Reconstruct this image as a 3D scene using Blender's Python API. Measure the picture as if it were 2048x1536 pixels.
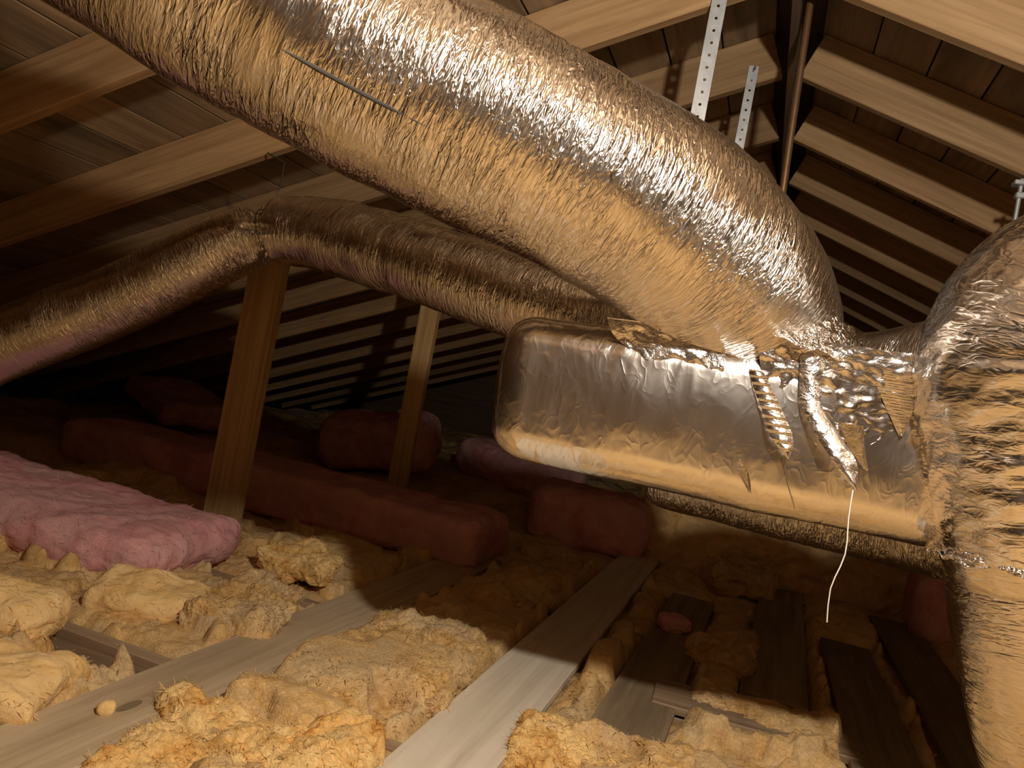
import bpy, bmesh, math, random
import numpy as np
from mathutils import Vector, Matrix

# ------------------------------------------------------------------ clear
for o in list(bpy.data.objects):
    bpy.data.objects.remove(o, do_unlink=True)
SC = bpy.context.scene
COL = SC.collection
random.seed(7)
RNG = np.random.default_rng(7)

# ------------------------------------------------------------------ camera
EYE = np.array([0.0, 0.0, 0.74])
FPX = 1540.0


def cam_axes(yaw, pit, rol):
    f = np.array([-math.sin(yaw) * math.cos(pit), math.cos(yaw) * math.cos(pit), math.sin(pit)])
    r = np.array([math.cos(yaw), math.sin(yaw), 0.0])
    u = np.cross(r, f)
    return math.cos(rol) * r - math.sin(rol) * u, math.sin(rol) * r + math.cos(rol) * u, f


AR, AU, AF = cam_axes(math.radians(18.4), math.radians(0.2), math.radians(-10.7))
cd = bpy.data.cameras.new('camera')
cam = bpy.data.objects.new('camera', cd)
COL.objects.link(cam)
cd.sensor_width = 36.0
cd.lens = 36.0 * FPX / 2048.0
cd.clip_start = 0.02
m = Matrix.Identity(4)
for i in range(3):
    m[i][0] = AR[i]; m[i][1] = AU[i]; m[i][2] = -AF[i]; m[i][3] = EYE[i]
cam.matrix_world = m
SC.camera = cam

# ------------------------------------------------------------------ world, lamp, exposure
w = bpy.data.worlds.new('world'); SC.world = w
w.use_nodes = True
w.node_tree.nodes['Background'].inputs[0].default_value = (0.02, 0.02, 0.022, 1)
w.node_tree.nodes['Background'].inputs[1].default_value = 0.02
SC.view_settings.view_transform = 'Standard'
SC.view_settings.look = 'None'
SC.view_settings.gamma = 1.0
SC.view_settings.use_curve_mapping = False
SC.view_settings.exposure = 0.0
LAMP = (0.26, 0.46, 1.50)
ld = bpy.data.lights.new('lamp_light', 'POINT')
ld.energy = 104.0
ld.color = (1.0, 0.92, 0.79)
ld.shadow_soft_size = 0.03
lamp_light = bpy.data.objects.new('lamp_light', ld)
COL.objects.link(lamp_light)
lamp_light.location = LAMP


# ------------------------------------------------------------------ noise
def _hash(ix, iy, iz):
    h = (ix.astype(np.int64) * 374761393 + iy.astype(np.int64) * 668265263 + iz.astype(np.int64) * 2147483647 + 12345) & 0xffffffff
    h = ((h ^ (h >> 13)) * 1274126177) & 0xffffffff
    h = (h ^ (h >> 16)) * 2246822519 & 0xffffffff
    h = h ^ (h >> 15)
    return (h & 0xffff) / 65535.0


def vnoise(p):
    p = np.asarray(p, float)
    i = np.floor(p).astype(np.int64); f = p - i
    f = f * f * (3 - 2 * f)
    r = 0
    for dx in (0, 1):
        wx = f[..., 0] if dx else 1 - f[..., 0]
        for dy in (0, 1):
            wy = f[..., 1] if dy else 1 - f[..., 1]
            for dz in (0, 1):
                wz = f[..., 2] if dz else 1 - f[..., 2]
                r = r + wx * wy * wz * _hash(i[..., 0] + dx, i[..., 1] + dy, i[..., 2] + dz)
    return r * 2 - 1


def fbm(p, oct=4, lac=2.03, gain=0.5):
    p = np.asarray(p, float); a = 1.0; s = 0; t = 0
    for k in range(oct):
        s = s + a * vnoise(p + 17.3 * k); t += a
        p = p * lac; a *= gain
    return s / t


def ridged(p, oct=3):
    p = np.asarray(p, float); a = 1.0; s = 0; t = 0
    for k in range(oct):
        s = s + a * (1 - 2 * np.abs(vnoise(p + 9.1 * k))); t += a
        p = p * 2.1; a *= 0.5
    return s / t


# ------------------------------------------------------------------ mesh helpers
def link(o, parent=None):
    COL.objects.link(o)
    if parent is not None:
        o.parent = parent
    return o


def np_mesh(name, V, Q, attr=None, smooth=True):
    me = bpy.data.meshes.new(name)
    V = np.ascontiguousarray(V, np.float32); Q = np.ascontiguousarray(Q, np.int32)
    n = Q.shape[1]
    me.vertices.add(len(V)); me.vertices.foreach_set('co', V.ravel())
    me.loops.add(Q.size); me.loops.foreach_set('vertex_index', Q.ravel())
    me.polygons.add(len(Q)); me.polygons.foreach_set('loop_start', np.arange(0, Q.size, n, dtype=np.int32))
    if attr is not None:
        a = me.attributes.new('wr', 'FLOAT_VECTOR', 'POINT')
        a.data.foreach_set('vector', np.ascontiguousarray(attr, np.float32).ravel())
    me.update(calc_edges=True); me.validate()
    if smooth:
        me.polygons.foreach_set('use_smooth', np.ones(len(me.polygons), dtype=bool))
    return me


def obj(name, me, mat=None, parent=None):
    o = bpy.data.objects.new(name, me)
    if mat is not None and len(me.materials) == 0:
        me.materials.append(mat)
    return link(o, parent)


def empty(name, loc=(0, 0, 0)):
    o = bpy.data.objects.new(name, None)
    o.empty_display_size = 0.1
    o.location = loc
    return link(o)


def tag(o, label=None, cat=None, group=None, kind=None):
    if label: o['label'] = label
    if cat: o['category'] = cat
    if group: o['group'] = group
    if kind: o['kind'] = kind
    return o


def put(o, parent):
    """parent a world-space mesh to an Empty that stands away from the origin"""
    o.parent = parent
    o.matrix_parent_inverse = Matrix.Translation(parent.location).inverted()
    return o


def grid_quads(nu, nv, wrap_u=False):
    """index (v,u) -> v*nu+u"""
    uu = np.arange(nu if wrap_u else nu - 1); vv = np.arange(nv - 1)
    U, Vv = np.meshgrid(uu, vv)
    U2 = (U + 1) % nu
    return np.stack([Vv * nu + U, Vv * nu + U2, (Vv + 1) * nu + U2, (Vv + 1) * nu + U], -1).reshape(-1, 4)


def catmull(P, step):
    P = np.asarray(P, float)
    P = np.vstack([2 * P[0] - P[1], P, 2 * P[-1] - P[-2]])
    out = []
    for i in range(1, len(P) - 2):
        p0, p1, p2, p3 = P[i - 1], P[i], P[i + 1], P[i + 2]
        n = max(2, int(np.linalg.norm(p2[:3] - p1[:3]) / step))
        t = np.arange(n)[:, None] / n
        out.append(0.5 * ((2 * p1) + (-p0 + p2) * t + (2 * p0 - 5 * p1 + 4 * p2 - p3) * t ** 2 + (-p0 + 3 * p1 - 3 * p2 + p3) * t ** 3))
    out.append(P[-2][None])
    return np.vstack(out)


def frames(C):
    T = np.gradient(C, axis=0); T /= np.linalg.norm(T, axis=1)[:, None]
    N = np.zeros_like(T)
    a = np.cross(T[0], [0, 0, 1.0])
    if np.linalg.norm(a) < 1e-3: a = np.cross(T[0], [0, 1.0, 0])
    N[0] = a / np.linalg.norm(a)
    for i in range(1, len(T)):
        n = N[i - 1] - T[i] * (N[i - 1] @ T[i]); N[i] = n / np.linalg.norm(n)
    return T, N, np.cross(T, N)


def foil_tube(name, pts, mat, parent, nu=144, step=0.004, seed=0.0, amp=1.0, pinch=(), fold=1.0, gather=None):
    """insulated duct: path points (x,y,z,r) swept with circumferential foil wrinkles"""
    S = catmull(np.array(pts, float), step)
    C = S[:, :3]; R = S[:, 3].copy()
    T, N, B = frames(C)
    v = np.concatenate([[0], np.cumsum(np.linalg.norm(np.diff(C, axis=0), axis=1))])
    th = np.linspace(0, 2 * np.pi, nu, endpoint=False)
    cu, su = np.cos(th)[None, :], np.sin(th)[None, :]
    Rm = R.mean()
    vv = v[:, None] + 0 * cu
    base = np.stack([cu * Rm + 0 * vv, su * Rm + 0 * vv, vv], -1) + seed
    warp = fbm(base * 7.0, 2) * 0.02
    w1 = base.copy(); w1[..., 2] += warp
    big = fbm(base * np.array([5, 5, 6.0]), 3)
    c1 = ridged(w1 * np.array([7, 7, 34.0]), 2)
    c2 = ridged(w1 * np.array([16, 16, 85.0]) + 5, 2)
    mask = np.clip(0.55 + 0.9 * fbm(base * 6 + 31, 2), 0.12, 1.4)
    d = big * 0.007 + amp * mask * (c1 * 0.0018 + c2 * 0.0008)
    for (pv, wd, dep, fr) in pinch:           # tied places: the jacket is drawn in and gathers into folds
        g = np.exp(-((v - pv) / wd) ** 2)[:, None]
        g2 = np.exp(-((v - pv) / (wd * 2.6)) ** 2)[:, None]
        d = d - dep * g + fold * g2 * dep * 0.30 * (vnoise(np.stack([th[None, :] * fr + 0 * vv, vv * 12, 0 * vv + seed], -1)))
    if gather is not None:                    # folds drawn together toward one side
        gd, gv, gw, ga = gather
        gd = np.array(gd, float)
        cs = (N @ gd)[:, None] * cu + (B @ gd)[:, None] * su
        wt = np.clip(cs, 0, 1) ** 1.5 * np.exp(-((v - gv) / gw) ** 2)[:, None]
        fw = np.stack([cu * 1.6 + 0 * vv, su * 1.6 + 0 * vv, (vv + 0.035 * np.sin(np.arctan2(su, cu) * 2.0 + 0 * vv) + 1.5 * warp) * 30], -1) + seed
        d = d + ga * wt * (ridged(fw, 2) + 0.3 * ridged(fw * 2.3 + 4, 1))
    rr = R[:, None] + d
    V = C[:, None, :] + rr[..., None] * (cu[..., None] * N[:, None, :] + su[..., None] * B[:, None, :])
    Q = grid_quads(nu, len(C), True)
    A = base
    V = V.reshape(-1, 3); A = A.reshape(-1, 3)
    me = np_mesh(name, V, Q, A)
    return obj(name, me, mat, parent), (C, R, T, N, B, v)


def round_box_pts(hx, hy, hz, r, n=(60, 30, 30)):
    """surface grid of a rounded box, list of (points, normals, quads)"""
    Vs, Qs, off = [], [], 0
    H = np.array([hx, hy, hz])
    for ax in range(3):
        a, b = [(1, 2), (2, 0), (0, 1)][ax]
        for s in (-1, 1):
            na, nb = n[a], n[b]
            A, Bq = np.meshgrid(np.linspace(-1, 1, na), np.linspace(-1, 1, nb))
            P = np.zeros((nb, na, 3)); P[..., ax] = s * H[ax]; P[..., a] = A * H[a]; P[..., b] = Bq * H[b]
            q = grid_quads(na, nb)
            if s < 0: q = q[:, ::-1]
            Vs.append(P.reshape(-1, 3)); Qs.append(q + off); off += na * nb
    V = np.vstack(Vs); Q = np.vstack(Qs)
    inner = np.clip(V, -(H - r), H - r)
    dlt = V - inner
    nrm = dlt / np.maximum(np.linalg.norm(dlt, axis=1)[:, None], 1e-9)
    return inner + nrm * r, nrm, Q


def weld(me, dist=1e-5):
    bm = bmesh.new(); bm.from_mesh(me)
    bmesh.ops.remove_doubles(bm, verts=bm.verts, dist=dist)
    bmesh.ops.recalc_face_normals(bm, faces=bm.faces)
    bm.to_mesh(me); bm.free()
    return me


def box_mesh(name, x0, x1, y0, y1, z0, z1, bevel=0.002):
    bm = bmesh.new()
    bmesh.ops.create_cube(bm, size=1)
    for v in bm.verts:
        v.co = ((x0 + x1) / 2 + v.co.x * (x1 - x0), (y0 + y1) / 2 + v.co.y * (y1 - y0), (z0 + z1) / 2 + v.co.z * (z1 - z0))
    if bevel:
        bmesh.ops.bevel(bm, geom=bm.edges[:], offset=bevel, segments=1, affect='EDGES')
    me = bpy.data.meshes.new(name); bm.to_mesh(me); bm.free()
    return me


def rod_mesh(name, pts, r, n=10):
    S = catmull(np.array(pts, float), 0.02) if len(pts) > 2 else np.array(pts, float)
    T, N, B = frames(S)
    th = np.linspace(0, 2 * np.pi, n, endpoint=False)
    V = S[:, None, :] + r * (np.cos(th)[None, :, None] * N[:, None, :] + np.sin(th)[None, :, None] * B[:, None, :])
    return np_mesh(name, V.reshape(-1, 3), grid_quads(n, len(S), True))


# ------------------------------------------------------------------ materials
def new_mat(name):
    mt = bpy.data.materials.new(name); mt.use_nodes = True
    nt = mt.node_tree
    return mt, nt, nt.nodes['Principled BSDF']


def N_(nt, kind, **kw):
    n = nt.nodes.new(kind)
    for k, v in kw.items():
        if k in n.inputs.keys(): n.inputs[k].default_value = v
        else: setattr(n, k, v)
    return n


def ramp(nt, fac, stops):
    r = nt.nodes.new('ShaderNodeValToRGB')
    el = r.color_ramp.elements
    while len(el) < len(stops): el.new(0.5)
    for e, (p, c) in zip(el, stops):
        e.position = p; e.color = (*c, 1) if len(c) == 3 else c
    nt.links.new(fac, r.inputs[0])
    return r.outputs[0]


def mapping(nt, vec, scale, loc=(0, 0, 0)):
    mp = nt.nodes.new('ShaderNodeMapping'); mp.inputs['Scale'].default_value = scale; mp.inputs['Location'].default_value = loc
    nt.links.new(vec, mp.inputs[0])
    return mp.outputs[0]


def foil_material(name, sc1, sc2, rough=0.17, dist=0.006, strength=0.55):
    mt, nt, b = new_mat(name)
    at = N_(nt, 'ShaderNodeAttribute', attribute_name='wr')

    def crease(sc, dis, det):
        n = N_(nt, 'ShaderNodeTexNoise', Scale=1.0, Detail=det, Roughness=0.5, Distortion=dis)
        nt.links.new(mapping(nt, at.outputs['Vector'], sc), n.inputs['Vector'])
        s1 = N_(nt, 'ShaderNodeMath', operation='SUBTRACT'); s1.inputs[1].default_value = 0.5; nt.links.new(n.outputs[0], s1.inputs[0])
        s2 = N_(nt, 'ShaderNodeMath', operation='ABSOLUTE'); nt.links.new(s1.outputs[0], s2.inputs[0])
        s3 = N_(nt, 'ShaderNodeMath', operation='POWER'); s3.inputs[1].default_value = 0.7; nt.links.new(s2.outputs[0], s3.inputs[0])
        return s3.outputs[0]
    n3 = N_(nt, 'ShaderNodeTexNoise', Scale=9.0, Detail=2.0)
    nt.links.new(at.outputs['Vector'], n3.inputs['Vector'])
    mx = N_(nt, 'ShaderNodeMath', operation='MULTIPLY_ADD')
    nt.links.new(crease(sc2, 0.8, 1.0), mx.inputs[0]); mx.inputs[1].default_value = 0.5; nt.links.new(crease(sc1, 0.5, 1.5), mx.inputs[2])
    bp = N_(nt, 'ShaderNodeBump', Distance=dist); bp.invert = True
    st = N_(nt, 'ShaderNodeMapRange'); st.inputs[1].default_value = 0.35; st.inputs[2].default_value = 0.65
    st.inputs[3].default_value = strength * 0.35; st.inputs[4].default_value = strength * 1.3
    nt.links.new(n3.outputs[0], st.inputs[0]); nt.links.new(st.outputs[0], bp.inputs['Strength'])
    nt.links.new(mx.outputs[0], bp.inputs['Height']); nt.links.new(bp.outputs[0], b.inputs['Normal'])
    b.inputs['Metallic'].default_value = 1.0
    b.inputs['Base Color'].default_value = (0.84, 0.81, 0.78, 1)
    rr = N_(nt, 'ShaderNodeMapRange'); rr.inputs[3].default_value = rough * 0.7; rr.inputs[4].default_value = rough * 1.4
    nt.links.new(n3.outputs[0], rr.inputs[0]); nt.links.new(rr.outputs[0], b.inputs['Roughness'])
    return mt


def wood_material(name, c0, c1, c2, stain=None, axis=0, rough=0.7, grain=45.0, stain_amt=0.5):
    mt, nt, b = new_mat(name)
    tc = N_(nt, 'ShaderNodeTexCoord'); oi = N_(nt, 'ShaderNodeObjectInfo')
    add = N_(nt, 'ShaderNodeVectorMath', operation='ADD')
    mul = N_(nt, 'ShaderNodeVectorMath', operation='SCALE'); mul.inputs['Scale'].default_value = 37.0
    cmb = N_(nt, 'ShaderNodeCombineXYZ')
    for i in range(3): nt.links.new(oi.outputs['Random'], cmb.inputs[i])
    nt.links.new(cmb.outputs[0], mul.inputs[0]); nt.links.new(tc.outputs['Object'], add.inputs[0]); nt.links.new(mul.outputs[0], add.inputs[1])
    s = [grain, grain, grain]; s[axis] = grain * 0.035
    g = N_(nt, 'ShaderNodeTexNoise', Scale=1.0, Detail=4.0, Roughness=0.6, Distortion=0.6)
    nt.links.new(mapping(nt, add.outputs[0], s), g.inputs['Vector'])
    s2 = [5.0, 5.0, 5.0]; s2[axis] = 1.0
    g2 = N_(nt, 'ShaderNodeTexNoise', Scale=1.0, Detail=4.0, Roughness=0.6)
    nt.links.new(mapping(nt, add.outputs[0], s2), g2.inputs['Vector'])
    colr = ramp(nt, g.outputs[0], [(0.3, c0), (0.5, c1), (0.72, c2)])
    # per-piece tone
    hs = N_(nt, 'ShaderNodeHueSaturation')
    mr = N_(nt, 'ShaderNodeMapRange'); mr.inputs[3].default_value = 0.78; mr.inputs[4].default_value = 1.18
    nt.links.new(oi.outputs['Random'], mr.inputs[0]); nt.links.new(mr.outputs[0], hs.inputs['Value']); nt.links.new(colr, hs.inputs['Color'])
    out = hs.outputs[0]
    if stain:
        mxs = N_(nt, 'ShaderNodeMix', data_type='RGBA')
        f = ramp(nt, g2.outputs[0], [(0.48, (0, 0, 0)), (0.68, (stain_amt,) * 3)])
        nt.links.new(f, mxs.inputs[0]); nt.links.new(out, mxs.inputs[6]); mxs.inputs[7].default_value = (*stain, 1)
        out = mxs.outputs[2]
    nt.links.new(out, b.inputs['Base Color'])
    b.inputs['Roughness'].default_value = rough
    bp = N_(nt, 'ShaderNodeBump', Distance=0.002, Strength=0.35)
    nt.links.new(g.outputs[0], bp.inputs['Height']); nt.links.new(bp.outputs[0], b.inputs['Normal'])
    return mt


def wool_material(name, stops, sc=14.0, dust=None, bump=0.9):
    mt, nt, b = new_mat(name)
    tc = N_(nt, 'ShaderNodeTexCoord')
    g = N_(nt, 'ShaderNodeTexNoise', Scale=sc, Detail=5.0, Roughness=0.62, Distortion=0.5)
    nt.links.new(tc.outputs['Object'], g.inputs['Vector'])
    c = ramp(nt, g.outputs[0], stops)
    if dust:
        g3 = N_(nt, 'ShaderNodeTexNoise', Scale=5.5, Detail=5.0, Roughness=0.65)
        nt.links.new(tc.outputs['Object'], g3.inputs['Vector'])
        mxs = N_(nt, 'ShaderNodeMix', data_type='RGBA')
        f = ramp(nt, g3.outputs[0], [(0.42, (0, 0, 0)), (0.62, (0.75, 0.75, 0.75))])
        nt.links.new(f, mxs.inputs[0]); nt.links.new(c, mxs.inputs[6]); mxs.inputs[7].default_value = (*dust, 1)
        c = mxs.outputs[2]
    nt.links.new(c, b.inputs['Base Color'])
    b.inputs['Roughness'].default_value = 1.0
    b.inputs['Specular IOR Level'].default_value = 0.05
    g2 = N_(nt, 'ShaderNodeTexNoise', Scale=110.0, Detail=4.0, Roughness=0.7, Distortion=1.5)
    nt.links.new(tc.outputs['Object'], g2.inputs['Vector'])
    bp = N_(nt, 'ShaderNodeBump', Distance=0.006, Strength=bump)
    nt.links.new(g2.outputs[0], bp.inputs['Height']); nt.links.new(bp.outputs[0], b.inputs['Normal'])
    return mt


def plain(name, col, rough=0.6, metal=0.0):
    mt, nt, b = new_mat(name)
    g = N_(nt, 'ShaderNodeTexNoise', Scale=30.0, Detail=3.0)
    tc = N_(nt, 'ShaderNodeTexCoord'); nt.links.new(tc.outputs['Object'], g.inputs['Vector'])
    nt.links.new(ramp(nt, g.outputs[0], [(0.3, tuple(x * 0.85 for x in col)), (0.7, tuple(min(1, x * 1.1) for x in col))]), b.inputs['Base Color'])
    b.inputs['Roughness'].default_value = rough; b.inputs['Metallic'].default_value = metal
    return mt


M = {}
M['foil'] = foil_material('foil_duct', (13, 13, 75), (40, 40, 170), rough=0.19, dist=0.008, strength=0.8)
M['foil_soft'] = foil_material('foil_soft', (11, 11, 60), (34, 34, 130), rough=0.18, dist=0.007, strength=0.45)
M['foil_box'] = foil_material('foil_box', (13, 13, 8), (40, 40, 24), rough=0.20, dist=0.006, strength=0.3)
M['foil_crumple'] = foil_material('foil_crumple', (60, 60, 60), (170, 170, 170), rough=0.14, dist=0.006, strength=0.8)
M['foil_tape'] = foil_material('foil_tape', (30, 30, 30), (90, 90, 90), rough=0.2, dist=0.005, strength=0.4)
M['rafter'] = wood_material('rafter_pine', (0.30, 0.17, 0.075), (0.40, 0.24, 0.11), (0.50, 0.32, 0.16), stain=(0.16, 0.08, 0.03), stain_amt=0.35)
M['sheath'] = wood_material('sheathing_plank', (0.21, 0.135, 0.07), (0.30, 0.20, 0.11), (0.38, 0.265, 0.155), stain=(0.055, 0.042, 0.03), axis=1, grain=30.0, stain_amt=0.7)
M['ridge'] = wood_material('ridge_dark', (0.08, 0.05, 0.03), (0.13, 0.08, 0.045), (0.18, 0.11, 0.06), axis=1)
M['post'] = wood_material('post_pine', (0.30, 0.17, 0.06), (0.42, 0.26, 0.10), (0.52, 0.34, 0.15), axis=2)
M['board'] = wood_material('grey_board', (0.36, 0.25, 0.14), (0.47, 0.35, 0.22), (0.56, 0.43, 0.29), stain=(0.26, 0.18, 0.10), axis=1, grain=38.0, stain_amt=0.55)
M['board_pale'] = wood_material('pale_board', (0.50, 0.42, 0.32), (0.60, 0.52, 0.41), (0.68, 0.60, 0.49), stain=(0.40, 0.31, 0.21), axis=1, grain=30.0, stain_amt=0.4)
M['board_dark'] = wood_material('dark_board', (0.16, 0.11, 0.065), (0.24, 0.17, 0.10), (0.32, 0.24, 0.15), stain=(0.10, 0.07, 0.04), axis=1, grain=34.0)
M['joist'] = wood_material('joist', (0.18, 0.11, 0.06), (0.26, 0.17, 0.10), (0.34, 0.24, 0.15), axis=0)
M['wool'] = wool_material('yellow_wool', [(0.30, (0.54, 0.28, 0.08)), (0.48, (0.74, 0.46, 0.18)), (0.66, (0.82, 0.56, 0.27))], dust=(0.62, 0.45, 0.26))
M['wool_bright'] = wool_material('fresh_wool', [(0.30, (0.52, 0.21, 0.04)), (0.40, (0.80, 0.46, 0.15)), (0.58, (0.90, 0.62, 0.27))])
M['wool_smooth'] = wool_material('smooth_wool', [(0.3, (0.72, 0.44, 0.16)), (0.5, (0.80, 0.53, 0.23)), (0.7, (0.83, 0.58, 0.29))], bump=0.5)
M['pink'] = wool_material('pink_wool', [(0.3, (0.62, 0.25, 0.25)), (0.5, (0.78, 0.36, 0.36)), (0.68, (0.85, 0.48, 0.46))], sc=9.0, dust=(0.62, 0.36, 0.33), bump=0.7)
M['drywall'] = plain('gypsum_back', (0.25, 0.19, 0.13), 0.9)
M['galv'] = plain('galvanised', (0.62, 0.63, 0.64), 0.45, 0.55)
M['seam'] = plain('seam_painted_reflection', (0.06, 0.05, 0.042), 1.0, 0.0)  # matte dark colour stands in for dark surroundings mirrored at the seam
M['pipe'] = plain('pipe_brown', (0.22, 0.12, 0.06), 0.42, 0.6)
M['nail'] = plain('nail_iron', (0.10, 0.09, 0.08), 0.5, 0.8)
M['wire'] = plain('wire_dark', (0.16, 0.14, 0.12), 0.5, 0.8)
M['lampbody'] = plain('lamp_body', (0.05, 0.05, 0.05), 0.5)
M['thread'] = plain('fibre_thread', (0.75, 0.72, 0.66), 0.4)
M['gable'] = wood_material('gable_wood', (0.12, 0.07, 0.04), (0.18, 0.11, 0.06), (0.24, 0.15, 0.08), axis=0)

# ------------------------------------------------------------------ the roof
RX, RZ = -0.13, 2.02               # line where rafter bottoms meet at the ridge
PITCH = math.radians(21.4)
SP = 0.61
Y0, Y1 = -2.5, 9.2
RL = 5.55                           # rafter length
RH = 0.165
ceiling = empty('ceiling')
tag(ceiling, 'pitched timber roof of pine rafters under dark plank sheathing', 'roof', kind='structure')
ca, sa = math.cos(PITCH), math.sin(PITCH)


def slope_matrix(side, y):
    # local x down the slope, local y along the ridge, local z out of the roof
    ex = Vector((side * ca, 0, -sa)); ey = Vector((0, 1, 0)); ez = Vector((side * sa, 0, ca))
    mm = Matrix.Identity(4)
    for i in range(3):
        mm[i][0] = ex[i]; mm[i][1] = ey[i]; mm[i][2] = ez[i]
    mm[0][3], mm[1][3], mm[2][3] = RX, y, RZ
    return mm


raf_me = box_mesh('rafter', 0.03, RL, -0.038, 0.0, 0.0, RH, 0.0025)
raf_me.materials.append(M['rafter'])
for side in (-1, 1):
    for k in range(-6, 12):
        y = 2.26 + SP * (k - 1)
        if y < Y0 + 0.1 or y > Y1 - 0.1: continue
        o = obj('rafter', raf_me, None, ceiling)
        jit = Matrix.Rotation(random.uniform(-0.004, 0.004), 4, 'Z')
        o.matrix_basis = slope_matrix(side, y) @ jit
ridge = obj('ridge_board', box_mesh('ridge_board', RX - 0.012, RX + 0.012, Y0, Y1, RZ - 0.035, RZ + 0.16, 0.002), M['ridge'], ceiling)
PW = 0.19
plank_cache = {}
for side in (-1, 1):
    n = int(RL / PW) + 1
    for i in range(n):
        cuts = [Y0]
        yk = 2.24 + SP * (random.choice([-2, -1, 0, 3, 4, 5]))
        for c in sorted({yk, yk + SP * random.choice([5, 6, 7])}):
            if Y0 + 0.5 < c < Y1 - 0.5: cuts.append(c)
        cuts.append(Y1)
        for a, b in zip(cuts[:-1], cuts[1:]):
            L = round(b - a, 3)
            if L not in plank_cache:
                me = box_mesh('sheathing_plank', 0.0, PW - 0.006, 0.001, L - 0.002, 0, 0.019, 0.002)
                me.materials.append(M['sheath']); plank_cache[L] = me
            o = obj('sheathing_plank', plank_cache[L], None, ceiling)
            o.matrix_basis = slope_matrix(side, a) @ Matrix.Translation((0.02 + i * PW, 0, RH + random.uniform(0.0, 0.003))) @ Matrix.Rotation(random.uniform(-0.006, 0.006), 4, 'Y')
# weather skin above the planks so no light comes in
for side in (-1, 1):
    o = obj('roof_felt', box_mesh('roof_felt', -0.05, RL + 0.2, Y0 - 0.1, Y1 + 0.1, 0.03, 0.04, 0), M['ridge'], ceiling)
    o.matrix_basis = slope_matrix(side, 0) @ Matrix.Translation((0, 0, RH))


def gable(name, y, label):
    zt = RZ + 0.3
    V = np.array([(RX - 5.6, y, -0.2), (RX + 5.6, y, -0.2), (RX + 5.6, y, 0.02), (RX, y, zt), (RX - 5.6, y, 0.02),
                  (RX - 5.6, y + .03, -0.2), (RX + 5.6, y + .03, -0.2), (RX + 5.6, y + .03, 0.02), (RX, y + .03, zt), (RX - 5.6, y + .03, 0.02)])
    me = bpy.data.meshes.new(name)
    me.from_pydata([tuple(v) for v in V], [], [(0, 1, 2, 3, 4), (9, 8, 7, 6, 5), (0, 5, 6, 1), (1, 6, 7, 2), (2, 7, 8, 3), (3, 8, 9, 4), (4, 9, 5, 0)])
    o = obj(name, me, M['gable']); tag(o, label, 'wall', kind='structure')


gable('wall_back', Y1, 'dark timber gable wall at the far end of the attic')
gable('wall_front', Y0 - 0.03, 'timber gable wall closing the near end of the attic')

# ------------------------------------------------------------------ the floor
floor = obj('floor', box_mesh('floor', RX - 5.6, RX + 5.6, Y0, Y1, -0.20, -0.16, 0), M['drywall'])
tag(floor, 'gypsum ceiling back below the joists of the attic floor', 'floor', kind='structure')
j_me = box_mesh('joist', -5.5, 5.3, -0.019, 0.019, -0.16, 0.0, 0.002); j_me.materials.append(M['joist'])
JY = [1.42 + SP * k for k in range(-6, 13)]
for y in JY:
    o = obj('joist', j_me, None, floor); o.location = (0, y, 0)

# boards lying on the joists: (x0,x1,y0,y1,z,rot,material,label)
BOARDS = [
    (-1.105, -0.915, 0.30, 3.05, 0.004, 0.000, 'board', 'long grey-brown floor board with a dark knot, beside the pink batt'),
    (-0.55, -0.365, 0.50, 4.20, 0.004, 0.004, 'board_pale', 'pale whitish floor board running under the foil box'),
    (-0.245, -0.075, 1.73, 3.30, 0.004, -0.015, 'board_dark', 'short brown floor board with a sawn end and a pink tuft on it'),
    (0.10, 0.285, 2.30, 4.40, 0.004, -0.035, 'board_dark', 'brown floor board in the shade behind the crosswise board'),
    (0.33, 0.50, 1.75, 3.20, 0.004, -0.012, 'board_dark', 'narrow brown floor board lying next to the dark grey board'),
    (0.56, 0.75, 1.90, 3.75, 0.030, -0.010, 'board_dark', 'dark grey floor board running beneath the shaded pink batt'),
]
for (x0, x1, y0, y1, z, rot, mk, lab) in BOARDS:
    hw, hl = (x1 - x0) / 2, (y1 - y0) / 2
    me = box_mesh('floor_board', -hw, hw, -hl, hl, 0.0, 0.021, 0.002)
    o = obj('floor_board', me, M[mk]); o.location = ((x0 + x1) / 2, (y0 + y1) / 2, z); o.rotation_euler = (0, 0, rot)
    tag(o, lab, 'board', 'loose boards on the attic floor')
kb = bpy.data.objects['floor_board']
bm = bmesh.new(); bmesh.ops.create_circle(bm, cap_ends=True, segments=20, radius=1.0)
for v in bm.verts: v.co = (v.co.x * 0.011, v.co.y * 0.030, 0.0216)
kme = bpy.data.meshes.new('knot'); bm.to_mesh(kme); bm.free()
kn = obj('knot', kme, M['board_dark'], kb); kn.location = (0.0, -0.50, 0.0)
me = box_mesh('floor_board', -0.25, 0.25, -0.085, 0.085, 0, 0.02, 0.002)
o = obj('floor_board', me, M['joist']); o.location = (0.10, 2.10, 0.012); o.rotation_euler = (0.04, 0.0, 0.06)
tag(o, 'short crosswise floor board half buried in yellow insulation', 'board', 'loose boards on the attic floor')


# ------------------------------------------------------------------ loose insulation
def smoothstep(e0, e1, x):
    t = np.clip((x - e0) / (e1 - e0), 0, 1); return t * t * (3 - 2 * t)


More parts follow.
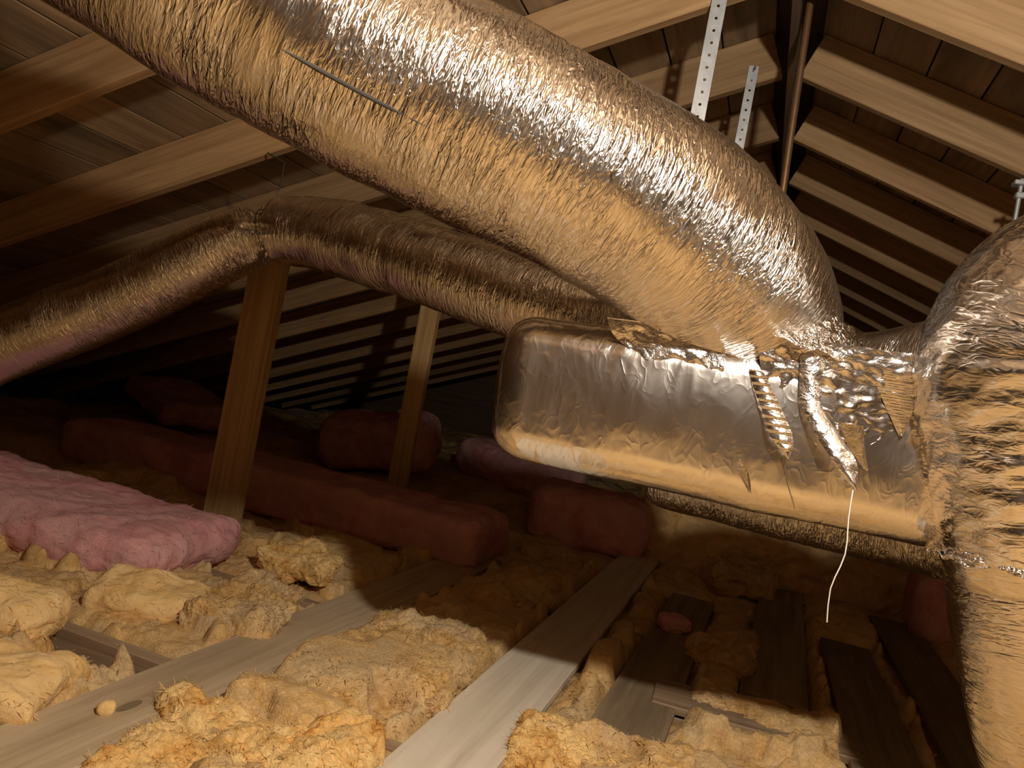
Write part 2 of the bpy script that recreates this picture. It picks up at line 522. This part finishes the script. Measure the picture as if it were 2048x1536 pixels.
def wool_height(X, Y):
    P = np.stack([X, Y, 0 * X], -1)
    q = P * 1.0
    q[..., 0] += 0.06 * fbm(P * 6 + 3, 2); q[..., 1] += 0.06 * fbm(P * 6 + 11, 2)
    h = 0.000 + 0.035 * fbm(q * 2.6, 2)
    rag = fbm(P * 17 + 6, 3)
    h = h + 0.045 * smoothstep(-0.07, 0.03, fbm(q * 3.3 + 21, 2) + 0.22 * rag)      # torn sheets with ragged edges
    h = h + 0.030 * smoothstep(0.03, 0.11, fbm(q * 4.6 + 55, 2) + 0.25 * rag)
    h = h + 0.010 * fbm(q * 24, 3) + 0.006 * fbm(q * 75, 2) + 0.005 * ridged(q * np.array([30, 46, 1.0]), 2)
    # bays sag a little over the joists
    for jy in JY:
        h = h - 0.030 * np.exp(-((Y - jy) / 0.05) ** 2)
    # open strip where a joist top shows
    e = smoothstep(-1.02, -1.10, X) * smoothstep(-1.85, -1.65, X)
    h = h - e * 0.07 * np.exp(-((Y - 1.415) / 0.033) ** 2)
    h = h - e * 0.06 * smoothstep(1.30, 1.35, Y) * smoothstep(1.47, 1.43, Y)
    # torn hollow beside that joist
    h = h - 0.14 * np.exp(-(((X + 1.36) / 0.085) ** 2 + ((Y - 1.35) / 0.05) ** 2) ** 1.5)
    h = h - 0.05 * np.exp(-(((X + 1.16) / 0.035) ** 2 + ((Y - 1.37) / 0.025) ** 2))
    h = h - 0.07 * np.exp(-(((X + 0.62) / 0.07) ** 2 + ((Y - 1.33) / 0.05) ** 2))
    for (x0, x1, y0, y1, z, rot, mk, lab) in BOARDS:
        cx, cy = (x0 + x1) / 2, (y0 + y1) / 2
        lx = (X - cx) * math.cos(rot) + (Y - cy) * math.sin(rot); ly = -(X - cx) * math.sin(rot) + (Y - cy) * math.cos(rot)
        ed = 0.012 * vnoise(np.stack([X * 14, Y * 14, 0 * X + 3], -1))
        inside = smoothstep((x1 - x0) / 2 + 0.035, (x1 - x0) / 2 - 0.002, np.abs(lx) + ed) * smoothstep((y1 - y0) / 2 + 0.05, (y1 - y0) / 2 - 0.005, np.abs(ly))
        h = h * (1 - inside) + inside * np.minimum(h, -0.02 + z)
    h = np.where(h > 0.06, 0.06 + 0.03 * np.tanh((h - 0.06) / 0.03), h)
    h = h - 0.05 * np.exp(-(((X + 1.10) / 0.07) ** 2 + ((Y - 1.33) / 0.05) ** 2))
    # floor opening kept free right below the crosswise board end
    h = h - 0.10 * np.exp(-(((X - 0.13) / 0.10) ** 2 + ((Y - 2.28) / 0.05) ** 2))
    return h


def wool_patch(name, x0, x1, y0, y1, st, dz=0.0):
    xs = np.arange(x0, x1 + st / 2, st); ys = np.arange(y0, y1 + st / 2, st)
    X, Y = np.meshgrid(xs, ys)
    Z = wool_height(X, Y)
    if dz:
        inn = (X > -2.55) & (X < 1.25) & (Y > 0.35) & (Y < 3.55)
        Z = Z - dz * inn
    return np.stack([X, Y, Z], -1).reshape(-1, 3), grid_quads(len(xs), len(ys))


V1, Q1 = wool_patch('a', -2.6, 1.3, 0.3, 3.6, 0.0075)
V2, Q2 = wool_patch('b', -4.7, 4.4, Y0 + 0.05, Y1 - 0.05, 0.05, 0.16)
me = np_mesh('loose_insulation', np.vstack([V1, V2]), np.vstack([Q1, Q2 + len(V1)]))
wool = obj('loose_insulation', me, M['wool'])
tag(wool, 'torn yellow fibreglass insulation filling the floor between joists', 'insulation', kind='stuff')


# tufts of fibre standing up from the wool
def fibres(n, x0, x1, y0, y1):
    x = RNG.uniform(x0, x1, n); y = RNG.uniform(y0, y1, n)
    dens = fbm(np.stack([x * 6, y * 6, 0 * x], -1), 2)
    k = dens > 0.02
    x, y = x[k], y[k]; n = len(x)
    z = wool_height(x, y)
    ok = z > 0.008
    x, y, z = x[ok], y[ok], z[ok]; n = len(x)
    a = RNG.uniform(0, 2 * np.pi, n); L = RNG.uniform(0.006, 0.024, n); up = RNG.uniform(0.05, 0.7, n)
    d = np.stack([np.cos(a), np.sin(a), up], -1); d /= np.linalg.norm(d, axis=1)[:, None]
    s = np.stack([-np.sin(a), np.cos(a), 0 * a], -1) * RNG.uniform(0.0004, 0.0011, n)[:, None]
    p0 = np.stack([x, y, z - 0.003], -1); p1 = p0 + d * L[:, None] * 0.6 ; p2 = p0 + d * L[:, None] + np.stack([0 * x, 0 * x, -0.25 * L], -1)
    V = np.stack([p0 - s, p0 + s, p1 + s, p1 - s, p2 + s * .3, p2 - s * .3], 1).reshape(-1, 3)
    b = np.arange(n) * 6
    Q = np.vstack([np.stack([b, b + 1, b + 2, b + 3], -1), np.stack([b + 3, b + 2, b + 4, b + 5], -1)])
    return V, Q


FV, FQ = fibres(110000, -2.1, 0.9, 0.9, 3.2)
fo = obj('fibre_fuzz', np_mesh('fibre_fuzz', FV, FQ), M['wool'], wool)
tag(fo, kind='stuff')


def fuzz_on(me, n, parent, mat, L0, L1, seed):
    rg = np.random.default_rng(seed)
    nv = len(me.vertices)
    co = np.zeros(nv * 3, np.float32); me.vertices.foreach_get('co', co); co = co.reshape(-1, 3)
    nm = np.zeros(nv * 3, np.float32); me.vertices.foreach_get('normal', nm); nm = nm.reshape(-1, 3)
    idx = rg.integers(0, nv, n)
    idx = idx[nm[idx, 2] > -0.3]; n = len(idx)
    p0 = co[idx] + rg.normal(0, 0.002, (n, 3)) - nm[idx] * 0.002
    t = rg.normal(0, 1, (n, 3)); t -= nm[idx] * (t * nm[idx]).sum(1)[:, None]; t /= np.linalg.norm(t, axis=1)[:, None]
    up = rg.uniform(0.05, 0.75, n)[:, None]; L = rg.uniform(L0, L1, n)[:, None]
    d = t + nm[idx] * up; d /= np.linalg.norm(d, axis=1)[:, None]
    sd = np.cross(d, nm[idx]) * rg.uniform(0.0004, 0.0010, n)[:, None]
    p1 = p0 + d * L * 0.55; p2 = p1 + (d * 0.6 + rg.normal(0, 0.45, (n, 3)) + t * 0.3) * L * 0.45
    V = np.stack([p0 - sd, p0 + sd, p1 + sd, p1 - sd, p2 + sd * .4, p2 - sd * .4], 1).reshape(-1, 3)
    b = np.arange(n) * 6
    Q = np.vstack([np.stack([b, b + 1, b + 2, b + 3], -1), np.stack([b + 3, b + 2, b + 4, b + 5], -1)])
    o = obj('fibre_fuzz', np_mesh('fibre_fuzz', V, Q), mat, parent)
    tag(o, kind='stuff')


def batt(name, size, loc, rot, mat, label, cat, group=None, r=0.05, n=(70, 40, 22), shape=None, a1=0.02, a2=0.008, seed=0.0, fuzz=0):
    hx, hy, hz = [s / 2 for s in size]
    V, Nn, Q = round_box_pts(hx, hy, hz, min(r, hz * 0.98), n)
    P = V + seed
    d = a2 * fbm(P * 26, 4) + a2 * 0.45 * ridged(P * 70, 2)
    V = V + Nn * d[:, None]
    V = V + a1 * np.stack([fbm(P * 8 + 40, 3), fbm(P * 8 + 80, 3), fbm(P * 8, 3)], -1)
    if shape is not None: V = shape(V)
    me = weld(np_mesh(name, V, Q), 0.0006)
    me.polygons.foreach_set('use_smooth', np.ones(len(me.polygons), dtype=bool))
    o = obj(name, me, mat); o.location = loc; o.rotation_euler = rot
    tag(o, label, cat, group)
    if fuzz: fuzz_on(me, fuzz, o, mat, 0.006, 0.022, int(seed * 10) + 1)
    return o


def front_shape(V):
    V = V.copy(); t = smoothstep(0.65, -0.5, V[:, 0])     # thicker away from the sawn end
    V[:, 2] = (V[:, 2] + 0.06) * (0.95 + 0.22 * t) - 0.06
    return V


PB = 'pink fibreglass batts'
batt('pink_batt', (1.5, 0.54, 0.15), (-2.27, 1.88, 0.075), (0, 0.0, 0.10), M['pink'],
     'pale pink insulation batt with a rounded end lying in the lamp light', 'insulation batt', PB, r=0.075, n=(110, 60, 26), shape=front_shape, a1=0.022, fuzz=5000)
batt('pink_batt', (2.2, 0.42, 0.20), (-2.05, 3.02, 0.10), (0, 0.0, -0.02), M['pink'],
     'long shaded pink batt lying behind the leaning wooden post', 'insulation batt', PB, seed=3.1)
batt('pink_batt', (0.85, 0.5, 0.16), (-3.75, 4.3, 0.22), (0, 0.12, -0.5), M['pink'],
     'small pale pink batt far back against the eave beyond the post', 'insulation batt', PB, seed=5.7)
batt('pink_batt', (0.75, 0.6, 0.34), (-2.35, 4.6, 0.24), (0.1, -0.15, 0.3), M['pink'],
     'thick bundled pink batt at the foot of the farther post', 'insulation batt', PB, r=0.12, seed=8.2)
batt('pink_batt', (0.8, 0.7, 0.26), (-1.62, 5.45, 0.16), (0, 0.1, -0.3), M['pink'],
     'pink batt lying behind the foil box end in deep shade', 'insulation batt', PB, r=0.1, seed=9.9)
batt('pink_batt', (0.62, 0.5, 0.30), (-0.78, 4.0, 0.14), (0, 0, 0.25), M['pink'],
     'shaded pink batt heaped over the far end of the pale board', 'insulation batt', PB, r=0.1, seed=12.3)
batt('pink_batt', (0.5, 0.7, 0.30), (0.98, 3.85, 0.16), (0, 0, -0.1), M['pink'],
     'dark pink batt beyond the end of the dark grey board', 'insulation batt', PB, r=0.07, seed=15.3)
batt('pink_tuft', (0.11, 0.09, 0.05), (-0.17, 2.72, 0.045), (0, 0, 0.4), M['pink'],
     'small torn pink tuft lying on the short brown board', 'insulation tuft', None, r=0.024, n=(24, 20, 12), a1=0.012, a2=0.01, seed=21.0)

CG = 'torn yellow insulation clumps'
CL = [
    ((0.30, 0.18, 0.13), (-1.53, 1.28, 0.05), (0, 0, 0.3), 'wool_smooth', 'smooth yellow insulation chunk beside the torn hollow at the exposed joist'),
    ((0.34, 0.16, 0.09), (-1.37, 1.64, 0.035), (0.25, 0.1, 0.45), 'wool_smooth', 'folded smooth yellow insulation wedge behind the exposed joist'),
    ((0.22, 0.30, 0.12), (-1.19, 1.76, 0.03), (0, 0, 0.2), 'wool', 'rough yellow insulation clump between the joist and the grey board'),
    ((0.42, 0.30, 0.14), (-0.74, 1.16, 0.01), (0, 0, 0.25), 'wool_bright', 'bright orange torn insulation mass with brown hollow between two boards'),
    ((0.34, 0.46, 0.13), (-0.73, 1.78, 0.02), (0, 0, 0.1), 'wool', 'fluffy yellow insulation heap between grey board and pale board'),
    ((0.42, 0.26, 0.10), (-1.33, 1.06, 0.025), (0, 0, 0.35), 'wool_smooth', 'smooth bulging yellow insulation pad at the edge of the grey board'),
    ((0.30, 0.22, 0.16), (-0.72, 2.55, 0.03), (0, 0, 0.7), 'wool', 'ragged yellow insulation clump in shade beside the pale board'),
    ((0.26, 0.22, 0.12), (-1.33, 2.22, 0.04), (0, 0, 0.2), 'wool_bright', 'frayed orange insulation clump at the end of the pink batt'),
    ((0.30, 0.26, 0.20), (0.02, 3.75, 0.06), (0, 0, 0.2), 'wool', 'shaded yellow insulation lump beneath the foil box'),
    ((1.35, 0.32, 0.56), (0.16, 4.15, 0.17), (0, 0, 0.05), 'wool', 'added wide yellow batt hiding the lit floor far behind the low duct'),  # added batt, screens off far floor that the lamp would show lit
    ((0.20, 0.40, 0.12), (0.01, 2.65, 0.02), (0, 0, -0.1), 'wool', 'shaded yellow insulation strip lying alongside the short brown board'),
    ((0.24, 0.30, 0.10), (-0.23, 1.52, 0.0), (0, 0, 0.1), 'wool_bright', 'pale yellow insulation lump at the sawn end of the short board'),
]
for i, (sz, lc, rt, mk, lab) in enumerate(CL):
    sz = (sz[0], sz[1], sz[2] * (0.62 if mk != 'wool_smooth' else 0.8))
    batt('insulation_clump', sz, lc, rt, M[mk], lab, 'insulation clump', CG, r=0.04, n=(80, 70, 26),
         a1=0.055 if mk != 'wool_smooth' else 0.035, a2=0.016 if mk != 'wool_smooth' else 0.005, seed=30 + 3.7 * i, fuzz=4500 if mk != 'wool_smooth' else 1200)
batt('insulation_crumb', (0.032, 0.026, 0.03), (-1.02, 1.13, 0.036), (0, 0, 0.5), M['wool_smooth'], 'small cream crumb of insulation on the grey board', 'insulation crumb', None, r=0.014, n=(12, 12, 12), a1=0.006, a2=0.003, seed=4)

# ------------------------------------------------------------------ posts
def post(x, y, wx, wy, h, label, lean=0.0):
    p = obj('support_post', box_mesh('support_post', -wx / 2, wx / 2, -wy / 2, wy / 2, 0, h, 0.003), M['post'])
    p.location = (x, y, -0.005); p.rotation_euler = (0, lean, 0)
    tag(p, label, 'post', 'timber roof posts')


post(-1.725, 2.285, 0.14, 0.042, 1.21, 'tall pine roof post standing behind the lit pink batt')
post(-1.66, 3.505, 0.10, 0.042, 1.45, 'farther pine roof post behind the slim branch duct')

# ------------------------------------------------------------------ big duct
duct = empty('insulated_duct', (-0.06, 1.5, 0.87))
tag(duct, 'thick foil-wrapped insulated duct sloping down into the foil box top', 'air duct')
BP = [(-1.25, -1.6, 1.28, .173), (-1.25, -0.4, 1.30, .173), (-1.24, 0.35, 1.345, .173), (-1.17, 0.72, 1.375, .173), (-1.04, 0.86, 1.335, .173), (-.89, .97, 1.27, .174), (-.69, 1.09, 1.205, .173),
      (-.42, 1.245, 1.135, .174), (-.235, 1.375, 1.08, .174), (-.115, 1.48, 1.02, .168), (-.05, 1.55, .965, .152), (-.02, 1.59, .91, .138), (-.012, 1.605, .85, .134)]
jk, fr = foil_tube('foil_jacket', BP, M['foil'], None, nu=176, step=0.0045, seed=2.0, amp=1.0)
put(jk, duct)
C_, R_, T_, N2_, B2_, v_ = fr
# crumpled foil collar around the foot
th = np.linspace(0, 2 * np.pi, 200, endpoint=False)


def crumple_ring(name, c, ax, r0, r1, h, seed, parent, amp=0.012, rows=26):
    ax = np.array(ax, float); ax /= np.linalg.norm(ax)
    n = np.cross(ax, [0.3, 1, 0.1]); n /= np.linalg.norm(n); b = np.cross(ax, n)
    t = np.linspace(0, 1, rows)[:, None]
    tt = th[None, :]
    rad = r0 + (r1 - r0) * t + 0 * tt
    P = np.stack([np.cos(tt) * 3 + 0 * t, np.sin(tt) * 3 + 0 * t, t * 2.2 + 0 * tt], -1) + seed
    rad = rad + amp * ridged(P * 2.6, 3) * (0.4 + 0.6 * t)
    hh = h * (1 - t) + amp * 0.8 * vnoise(P * 3.3)
    V = np.array(c)[None, None] + rad[..., None] * (np.cos(tt)[..., None] * n + np.sin(tt)[..., None] * b) + hh[..., None] * ax
    me = np_mesh(name, V.reshape(-1, 3), grid_quads(200, rows, True), V.reshape(-1, 3))
    o = obj(name, me, M['foil_crumple']); put(o, parent)
    return o


crumple_ring('collar', (-.02, 1.585, .895), (0.08, 0.06, 1), .143, .192, 0.075, 3.3, duct, 0.012)


def tube_pt(fr, s, ang, off):
    C, R, T, N, B, v = fr
    i = np.array([np.interp(s, v, np.arange(len(v)))]).astype(int)[0]
    return C[i] + (R[i] + off) * (math.cos(ang) * N[i] + math.sin(ang) * B[i])


# lapped seam of the jacket: a narrow strip, its dark reflection painted as matte colour
def seam(fr, p_from, p_to, width, off, name, mat, parent, ndir):
    C, R, T, N, B, v = fr
    i0 = int(np.argmin(np.linalg.norm(C - np.array(p_from), axis=1))); i1 = int(np.argmin(np.linalg.norm(C - np.array(p_to), axis=1)))
    V, rows = [], 0
    for i in range(i0, i1, 2):
        dloc = np.array(ndir, float)
        a0 = math.atan2(dloc @ B[i], dloc @ N[i])
        tt = (i - i0) / max(1, i1 - i0)
        wv = width * math.sin(math.pi * min(1, tt * 1.02 + 0.02)) ** 0.6
        for k in range(5):
            a = a0 + (k / 4 - 0.5) * wv / R[i]
            bulge = off + 0.006 * math.sin(k / 4 * math.pi)
            V.append(C[i] + (R[i] + bulge) * (math.cos(a) * N[i] + math.sin(a) * B[i]))
        rows += 1
    V = np.array(V)
    o = obj(name, np_mesh(name, V, grid_quads(5, rows), V), mat); put(o, parent)
    return o


seam(fr, (-.78, 1.04, 1.235), (-.58, 1.15, 1.175), 0.013, -0.003, 'seam_flap', M['seam'], duct, (0.52, -0.78, -0.60))

# ------------------------------------------------------------------ plenum (foil wrapped box)
plenum = empty('foil_wrapped_plenum', (-0.08, 1.60, 0.61))
tag(plenum, 'long foil-wrapped plenum box with torn shiny tape on its face', 'plenum box')
# corners of the front face and depth
FL_T, FL_B = np.array([-0.495, 1.375, 0.885]), np.array([-0.485, 1.375, 0.605])
FR_T, FR_B = np.array([0.33, 1.47, 0.905]), np.array([0.37, 1.485, 0.595])
BACK = np.array([-0.04, 0.36, 0.0])
hx, hy, hz = 0.42, 0.18, 0.145
V, Nn, Q = round_box_pts(hx, hy, hz, 0.06, (220, 60, 84))
a = (V[:, 0] / hx + 1) / 2; bq = (V[:, 1] / hy + 1) / 2; cq = (V[:, 2] / hz + 1) / 2
bot = FL_B[None] * (1 - a)[:, None] + FR_B[None] * a[:, None]
top = FL_T[None] * (1 - a)[:, None] + FR_T[None] * a[:, None]
W = bot * (1 - cq)[:, None] + top * cq[:, None] + BACK[None] * bq[:, None]
xa = (FR_B - FL_B); xa /= np.linalg.norm(xa); ya = BACK / np.linalg.norm(BACK); za = np.array([0, 0, 1.0])
NW = Nn[:, :1] * xa + Nn[:, 1:2] * ya + Nn[:, 2:] * za
dd = 0.007 * fbm(W * np.array([5, 5, 4]), 2) + 0.0022 * ridged(W * np.array([17, 17, 7]) + 2, 2) * np.clip(0.3 + fbm(W * 6 + 7, 2), 0, 1.2) + 0.012 * np.cos((V[:, 2] / hz) * np.pi / 2)
W = W + NW * dd[:, None]
me = weld(np_mesh('foil_wrap', W, Q, W), 0.0004)
put(obj('foil_wrap', me, M['foil_box']), plenum)


def face_pt(px, pz, off):
    """point on the front face: px 0..1 along, pz 0..1 up"""
    b_ = FL_B * (1 - px) + FR_B * px; t_ = FL_T * (1 - px) + FR_T * px
    p = b_ * (1 - pz) + t_ * pz
    return p - ya * off


def tape(pts, name='foil_tape', mat=None, n=60, rows=9, curl=0.01, seed=0.0, crump=1.0):
    """torn tape: list of (px,pz,width,offset) down the face"""
    S = catmull(np.array([(p[0], p[1], p[2], p[3]) for p in pts], float), 0.01)
    S = S[np.linspace(0, len(S) - 1, n).astype(int)]
    V = []
    for (px, pz, wd, off) in S:
        for k in range(rows):
            f = k / (rows - 1) - 0.5
            q = face_pt(px + f * wd, pz, off + curl * (0.25 - f * f) * 2)
            V.append(q)
    V = np.array(V)
    Pv = V.copy(); Pv[:, 0] += 0.8 * V[:, 2]; Pv[:, 2] -= 0.9 * V[:, 0]
    dn = crump * (0.008 * ridged(Pv * 24 + seed, 2) + 0.003 * fbm(Pv * 60 + seed, 2))
    V = V - ya * np.abs(dn)[:, None]
    o = obj(name, np_mesh(name, V, grid_quads(rows, len(S)), V), mat or M['foil_tape']); put(o, plenum)
    return o


tape([(0.73, 1.06, .34, .010), (0.73, 0.92, .34, .006), (0.725, 0.78, .30, .005), (0.72, 0.62, .22, .005), (0.72, 0.50, .12, .005), (0.73, 0.42, .03, .004)], seed=3, rows=40, n=70, curl=0.002, crump=0.8)
tape([(0.36, 1.03, .26, .006), (0.37, 0.92, .24, .004), (0.40, 0.80, .18, .004), (0.43, 0.62, .10, .004), (0.45, 0.50, .01, .004)], seed=5, rows=30, n=60, curl=0.002, crump=0.7)
tape([(0.555, 0.84, .03, .010), (0.575, 0.72, .04, .016), (0.60, 0.58, .045, .026), (0.615, 0.47, .045, .034), (0.63, 0.36, .004, .040)], seed=1, crump=0.25)
tape([(0.665, 0.97, .05, .012), (0.665, 0.82, .045, .016), (0.67, 0.68, .042, .024), (0.70, 0.54, .050, .036), (0.73, 0.42, .050, .048), (0.75, 0.30, .020, .056), (0.757, 0.26, .004, .056)], seed=2, crump=0.3)
tape([(0.75, 0.62, .05, .008), (0.765, 0.48, .03, .014), (0.785, 0.38, .004, .018)], seed=7, crump=0.4)
tape([(0.83, 0.96, .09, .006), (0.83, 0.88, .08, .007), (0.84, 0.74, .05, .010), (0.845, 0.60, .006, .012)], seed=4, crump=0.5)
tape([(0.54, 0.30, .012, .008), (0.55, 0.22, .02, .012), (0.565, 0.12, .006, .014)], seed=6, crump=0.3)
# thread hanging from the torn tape
ta = face_pt(0.752, 0.28, 0.056)
th_me = rod_mesh('loose_thread', [ta, ta + np.array([0.0, -0.012, -0.05]), ta + np.array([0.004, -0.02, -0.11]), ta + np.array([-0.008, -0.02, -0.17]), ta + np.array([-0.004, -0.02, -0.225])], 0.0011, 6)
put(obj('loose_thread', th_me, M['thread']), plenum)
tb = face_pt(0.62, 0.36, 0.012)
put(obj('loose_thread', rod_mesh('loose_thread', [tb, face_pt(0.637, 0.22, 0.01), face_pt(0.655, 0.08, 0.012)], 0.0007, 6), M['wire']), plenum)

# ------------------------------------------------------------------ branch duct
br = empty('branch_duct', (-1.62, 2.10, 0.98))
tag(br, 'slim foil branch duct hung from a wire and sagging to both sides', 'air duct')
BRP = [(-3.4, 1.5, 0.33, .11), (-2.9, 1.65, 0.33, .113), (-2.57, 1.78, .41, .114), (-2.36, 1.85, .56, .114), (-2.01, 1.97, .795, .113), (-1.78, 2.04, .975, .112), (-1.62, 2.10, 1.085, .105), (-1.45, 2.09, 1.10, .112),
       (-1.28, 2.05, 1.085, .118), (-.97, 1.94, 1.035, .112), (-.71, 1.87, .985, .110), (-.42, 1.82, .95, .108), (-.25, 1.82, 1.0, .12), (-.12, 1.80, .98, .12), (-.06, 1.74, 0.9, .11), (-.05, 1.70, .82, .10)]  # unseen right end raised to block lamp light from the back
Sx = catmull(np.array(BRP), 0.0045)
vx = np.concatenate([[0], np.cumsum(np.linalg.norm(np.diff(Sx[:, :3], axis=0), axis=1))])
pv = vx[int(np.argmin(np.linalg.norm(Sx[:, :3] - np.array((-1.62, 2.10, 1.085)), axis=1)))]
o, frb = foil_tube('foil_jacket', BRP, M['foil'], None, nu=112, step=0.0045, seed=11.0, amp=1.15, pinch=[(pv, 0.032, 0.042, 4.0), (pv + 0.62, 0.03, 0.004, 4.0), (pv - 0.28, 0.02, 0.003, 4.0)])
put(o, br)
# tie wire round the pinched place and up to the rafter
hang = empty('hanger_wire', (-1.62, 2.10, 1.19))
tag(hang, 'thin dark tie wire holding the branch duct to a rafter', 'wire')
i = int(np.argmin(np.abs(frb[5] - pv)))
ring = [frb[0][i] + (frb[1][i] - 0.030) * (math.cos(t) * frb[3][i] + math.sin(t) * frb[4][i]) for t in np.linspace(0, 2 * np.pi, 33)]
put(obj('loop', rod_mesh('loop', ring, 0.0018, 6), M['wire']), hang)
top = np.array([-1.735, 2.212, 1.42])
c = frb[0][i]
put(obj('strand', rod_mesh('strand', [c + (0, 0, .085), c + (0.0, 0.02, .16), (-1.68, 2.20, 1.345)], 0.0022, 6), M['wire']), hang)
put(obj('strand', rod_mesh('strand', [(-1.68, 2.20, 1.345), (-1.76, 2.205, 1.375)], 0.003, 6), M['wire']), hang)

# ------------------------------------------------------------------ right duct with elbow
rd = empty('elbow_duct', (0.62, 1.52, 0.0))
tag(rd, 'wide foil-wrapped elbow duct gathered against the end of the box', 'air duct')
RP = [(2.6, 1.95, 0.66, .19), (2.1, 1.84, 0.84, .19), (1.5, 1.70, 1.03, .19), (0.95, 1.56, 1.08, .19), (.68, 1.49, 1.07, .19), (.53, 1.455, 1.055, .193), (.435, 1.44, 1.0, .193), (.405, 1.437, .90, .184), (.415, 1.44, .79, .164), (.44, 1.45, .70, .160), (.47, 1.47, .63, .168)]
S2 = catmull(np.array(RP), 0.0045); v2 = np.concatenate([[0], np.cumsum(np.linalg.norm(np.diff(S2[:, :3], axis=0), axis=1))])
o, frr = foil_tube('foil_jacket', RP, M['foil_soft'], None, nu=176, step=0.0045, seed=23.0, amp=0.9, fold=0.9, pinch=[(v2[-1] - 0.17, 0.07, 0.010, 5.0), (v2[-1], 0.02, 0.010, 5.0)], gather=((-0.75, -0.66, 0.0), v2[-1] - 0.20, 0.17, 0.0085))
put(o, rd)
LP = [(.455, 1.462, .68, .13), (.468, 1.469, .645, .155), (.505, 1.48, .56, .172), (.53, 1.49, .49, .172), (.565, 1.50, .38, .165), (.61, 1.52, .26, .158), (.66, 1.54, .12, .16), (.70, 1.55, -.02, .16)]
o, frl = foil_tube('lower_jacket', LP, M['foil_soft'], None, nu=176, step=0.004, seed=27.0, amp=1.1)
put(o, rd)
crumple_ring('tape_band', (.472, 1.47, .625), (-0.15, -0.03, 1), .166, .176, 0.035, 8.0, rd, 0.010)

# low duct behind and below the box
td = empty('low_duct', (0.1, 1.86, 0.5))
tag(td, 'shaded low foil duct running behind and below the foil box', 'air duct')
o, _ = foil_tube('foil_jacket', [(-.255, 1.96, .685, .03), (-.25, 1.96, .685, .12), (-.225, 1.96, .685, .165), (-.1, 1.96, .685, .178), (.15, 1.96, .685, .18), (.35, 1.93, .685, .18), (.55, 1.80, .69, .17), (.66, 1.66, .68, .14)], M['foil'], None, nu=128, step=0.005, seed=41.0, amp=2.4)
put(o, td)
sd = empty('short_duct', (0.2, 1.85, 0.9))
tag(sd, 'short crumpled foil duct behind the box, between the two big ducts', 'air duct')
o, _ = foil_tube('foil_jacket', [(.02, 1.93, .84, .09), (.11, 1.90, .885, .095), (.22, 1.84, .915, .095), (.31, 1.72, .945, .09), (.40, 1.60, .95, .09)], M['foil'], None, nu=80, step=0.006, seed=47.0, amp=1.6)
put(o, sd)


# ------------------------------------------------------------------ hanger straps, pipe, rod
def strap_mesh(name, length, width, hole_r, pitch):
    bm = bmesh.new()
    n = int(length / pitch)
    rows = []
    for k in range(n):
        z0, z1 = -k * pitch, -(k + 1) * pitch; zc = (z0 + z1) / 2
        hw = width / 2; hp = pitch / 2
        outer = [(hw, 0), (hw, hp), (0, hp), (-hw, hp), (-hw, 0), (-hw, -hp), (0, -hp), (hw, -hp)]
        ov = [bm.verts.new((x, 0, zc + z)) for x, z in outer]
        iv = [bm.verts.new((hole_r * math.cos(t * math.pi / 4), 0, zc + hole_r * math.sin(t * math.pi / 4))) for t in range(8)]
        for q in range(8):
            bm.faces.new((ov[q], ov[(q + 1) % 8], iv[(q + 1) % 8], iv[q]))
    bmesh.ops.remove_doubles(bm, verts=bm.verts, dist=1e-5)
    bmesh.ops.solidify(bm, geom=bm.faces[:], thickness=0.0015)
    bmesh.ops.recalc_face_normals(bm, faces=bm.faces)
    me = bpy.data.meshes.new(name); bm.to_mesh(me); bm.free()
    return me


def nail(loc, parent, L=0.03):
    me = rod_mesh('nail', [(loc[0], loc[1] + 0.01, loc[2]), (loc[0], loc[1] - L, loc[2] - 0.004)], 0.0025, 8)
    put(obj('nail', me, M['nail']), parent)


def strap(loc, length, width, label, rz=0.0):
    e = empty('hanger_strap', loc)
    tag(e, label, 'metal strap', 'perforated hanger straps')
    b_ = obj('band', strap_mesh('band', length, width, 0.0045, 0.036), M['galv'], e)
    b_.rotation_euler = (0, 0, rz)
    nail((loc[0] + 0.006, loc[1], loc[2] - 0.012), e)


strap((-0.335, 2.213, 2.05), 0.95, 0.042, 'wide perforated metal strap hanging in front of the brown pipe', 0.15)
strap((-0.262, 2.825, 2.035), 0.95, 0.034, 'short-looking narrow metal strap nailed to a rafter near the ridge', 0.15)

pp = obj('vertical_pipe', rod_mesh('vertical_pipe', [(-0.10, 2.40, 2.19), (-0.07, 2.405, 1.42), (-0.03, 2.41, 0.86)], 0.011, 20), M['pipe'])
tag(pp, 'thin brown pipe rising behind the big duct to the ridge', 'pipe')
hr = empty('hanger_rod', (0.645, 2.845, 1.7))
tag(hr, 'thin galvanised hanger rod with a small bracket under a rafter', 'rod')
put(obj('rod', rod_mesh('rod', [(0.64, 2.845, 1.71), (0.645, 2.845, 1.0)], 0.007, 12), M['galv']), hr)
put(obj('bracket', box_mesh('bracket', 0.615, 0.665, 2.818, 2.862, 1.685, 1.70, 0.002), M['galv']), hr)
put(obj('nut', box_mesh('nut', 0.628, 0.655, 2.832, 2.858, 1.645, 1.665, 0.003), M['galv']), hr)

# ------------------------------------------------------------------ the hanging work lamp (outside the frame)
wl = empty('work_lamp', LAMP)
tag(wl, 'small hanging work lamp on a cord under a rafter', 'lamp')
put(obj('cord', rod_mesh('cord', [(LAMP[0], LAMP[1], LAMP[2] + 0.12), (LAMP[0], LAMP[1], 1.84)], 0.004, 8), M['lampbody']), wl)
put(obj('socket', rod_mesh('socket', [(LAMP[0], LAMP[1], LAMP[2] + 0.05), (LAMP[0], LAMP[1], LAMP[2] + 0.13)], 0.022, 16), M['lampbody']), wl)
put(lamp_light, wl)
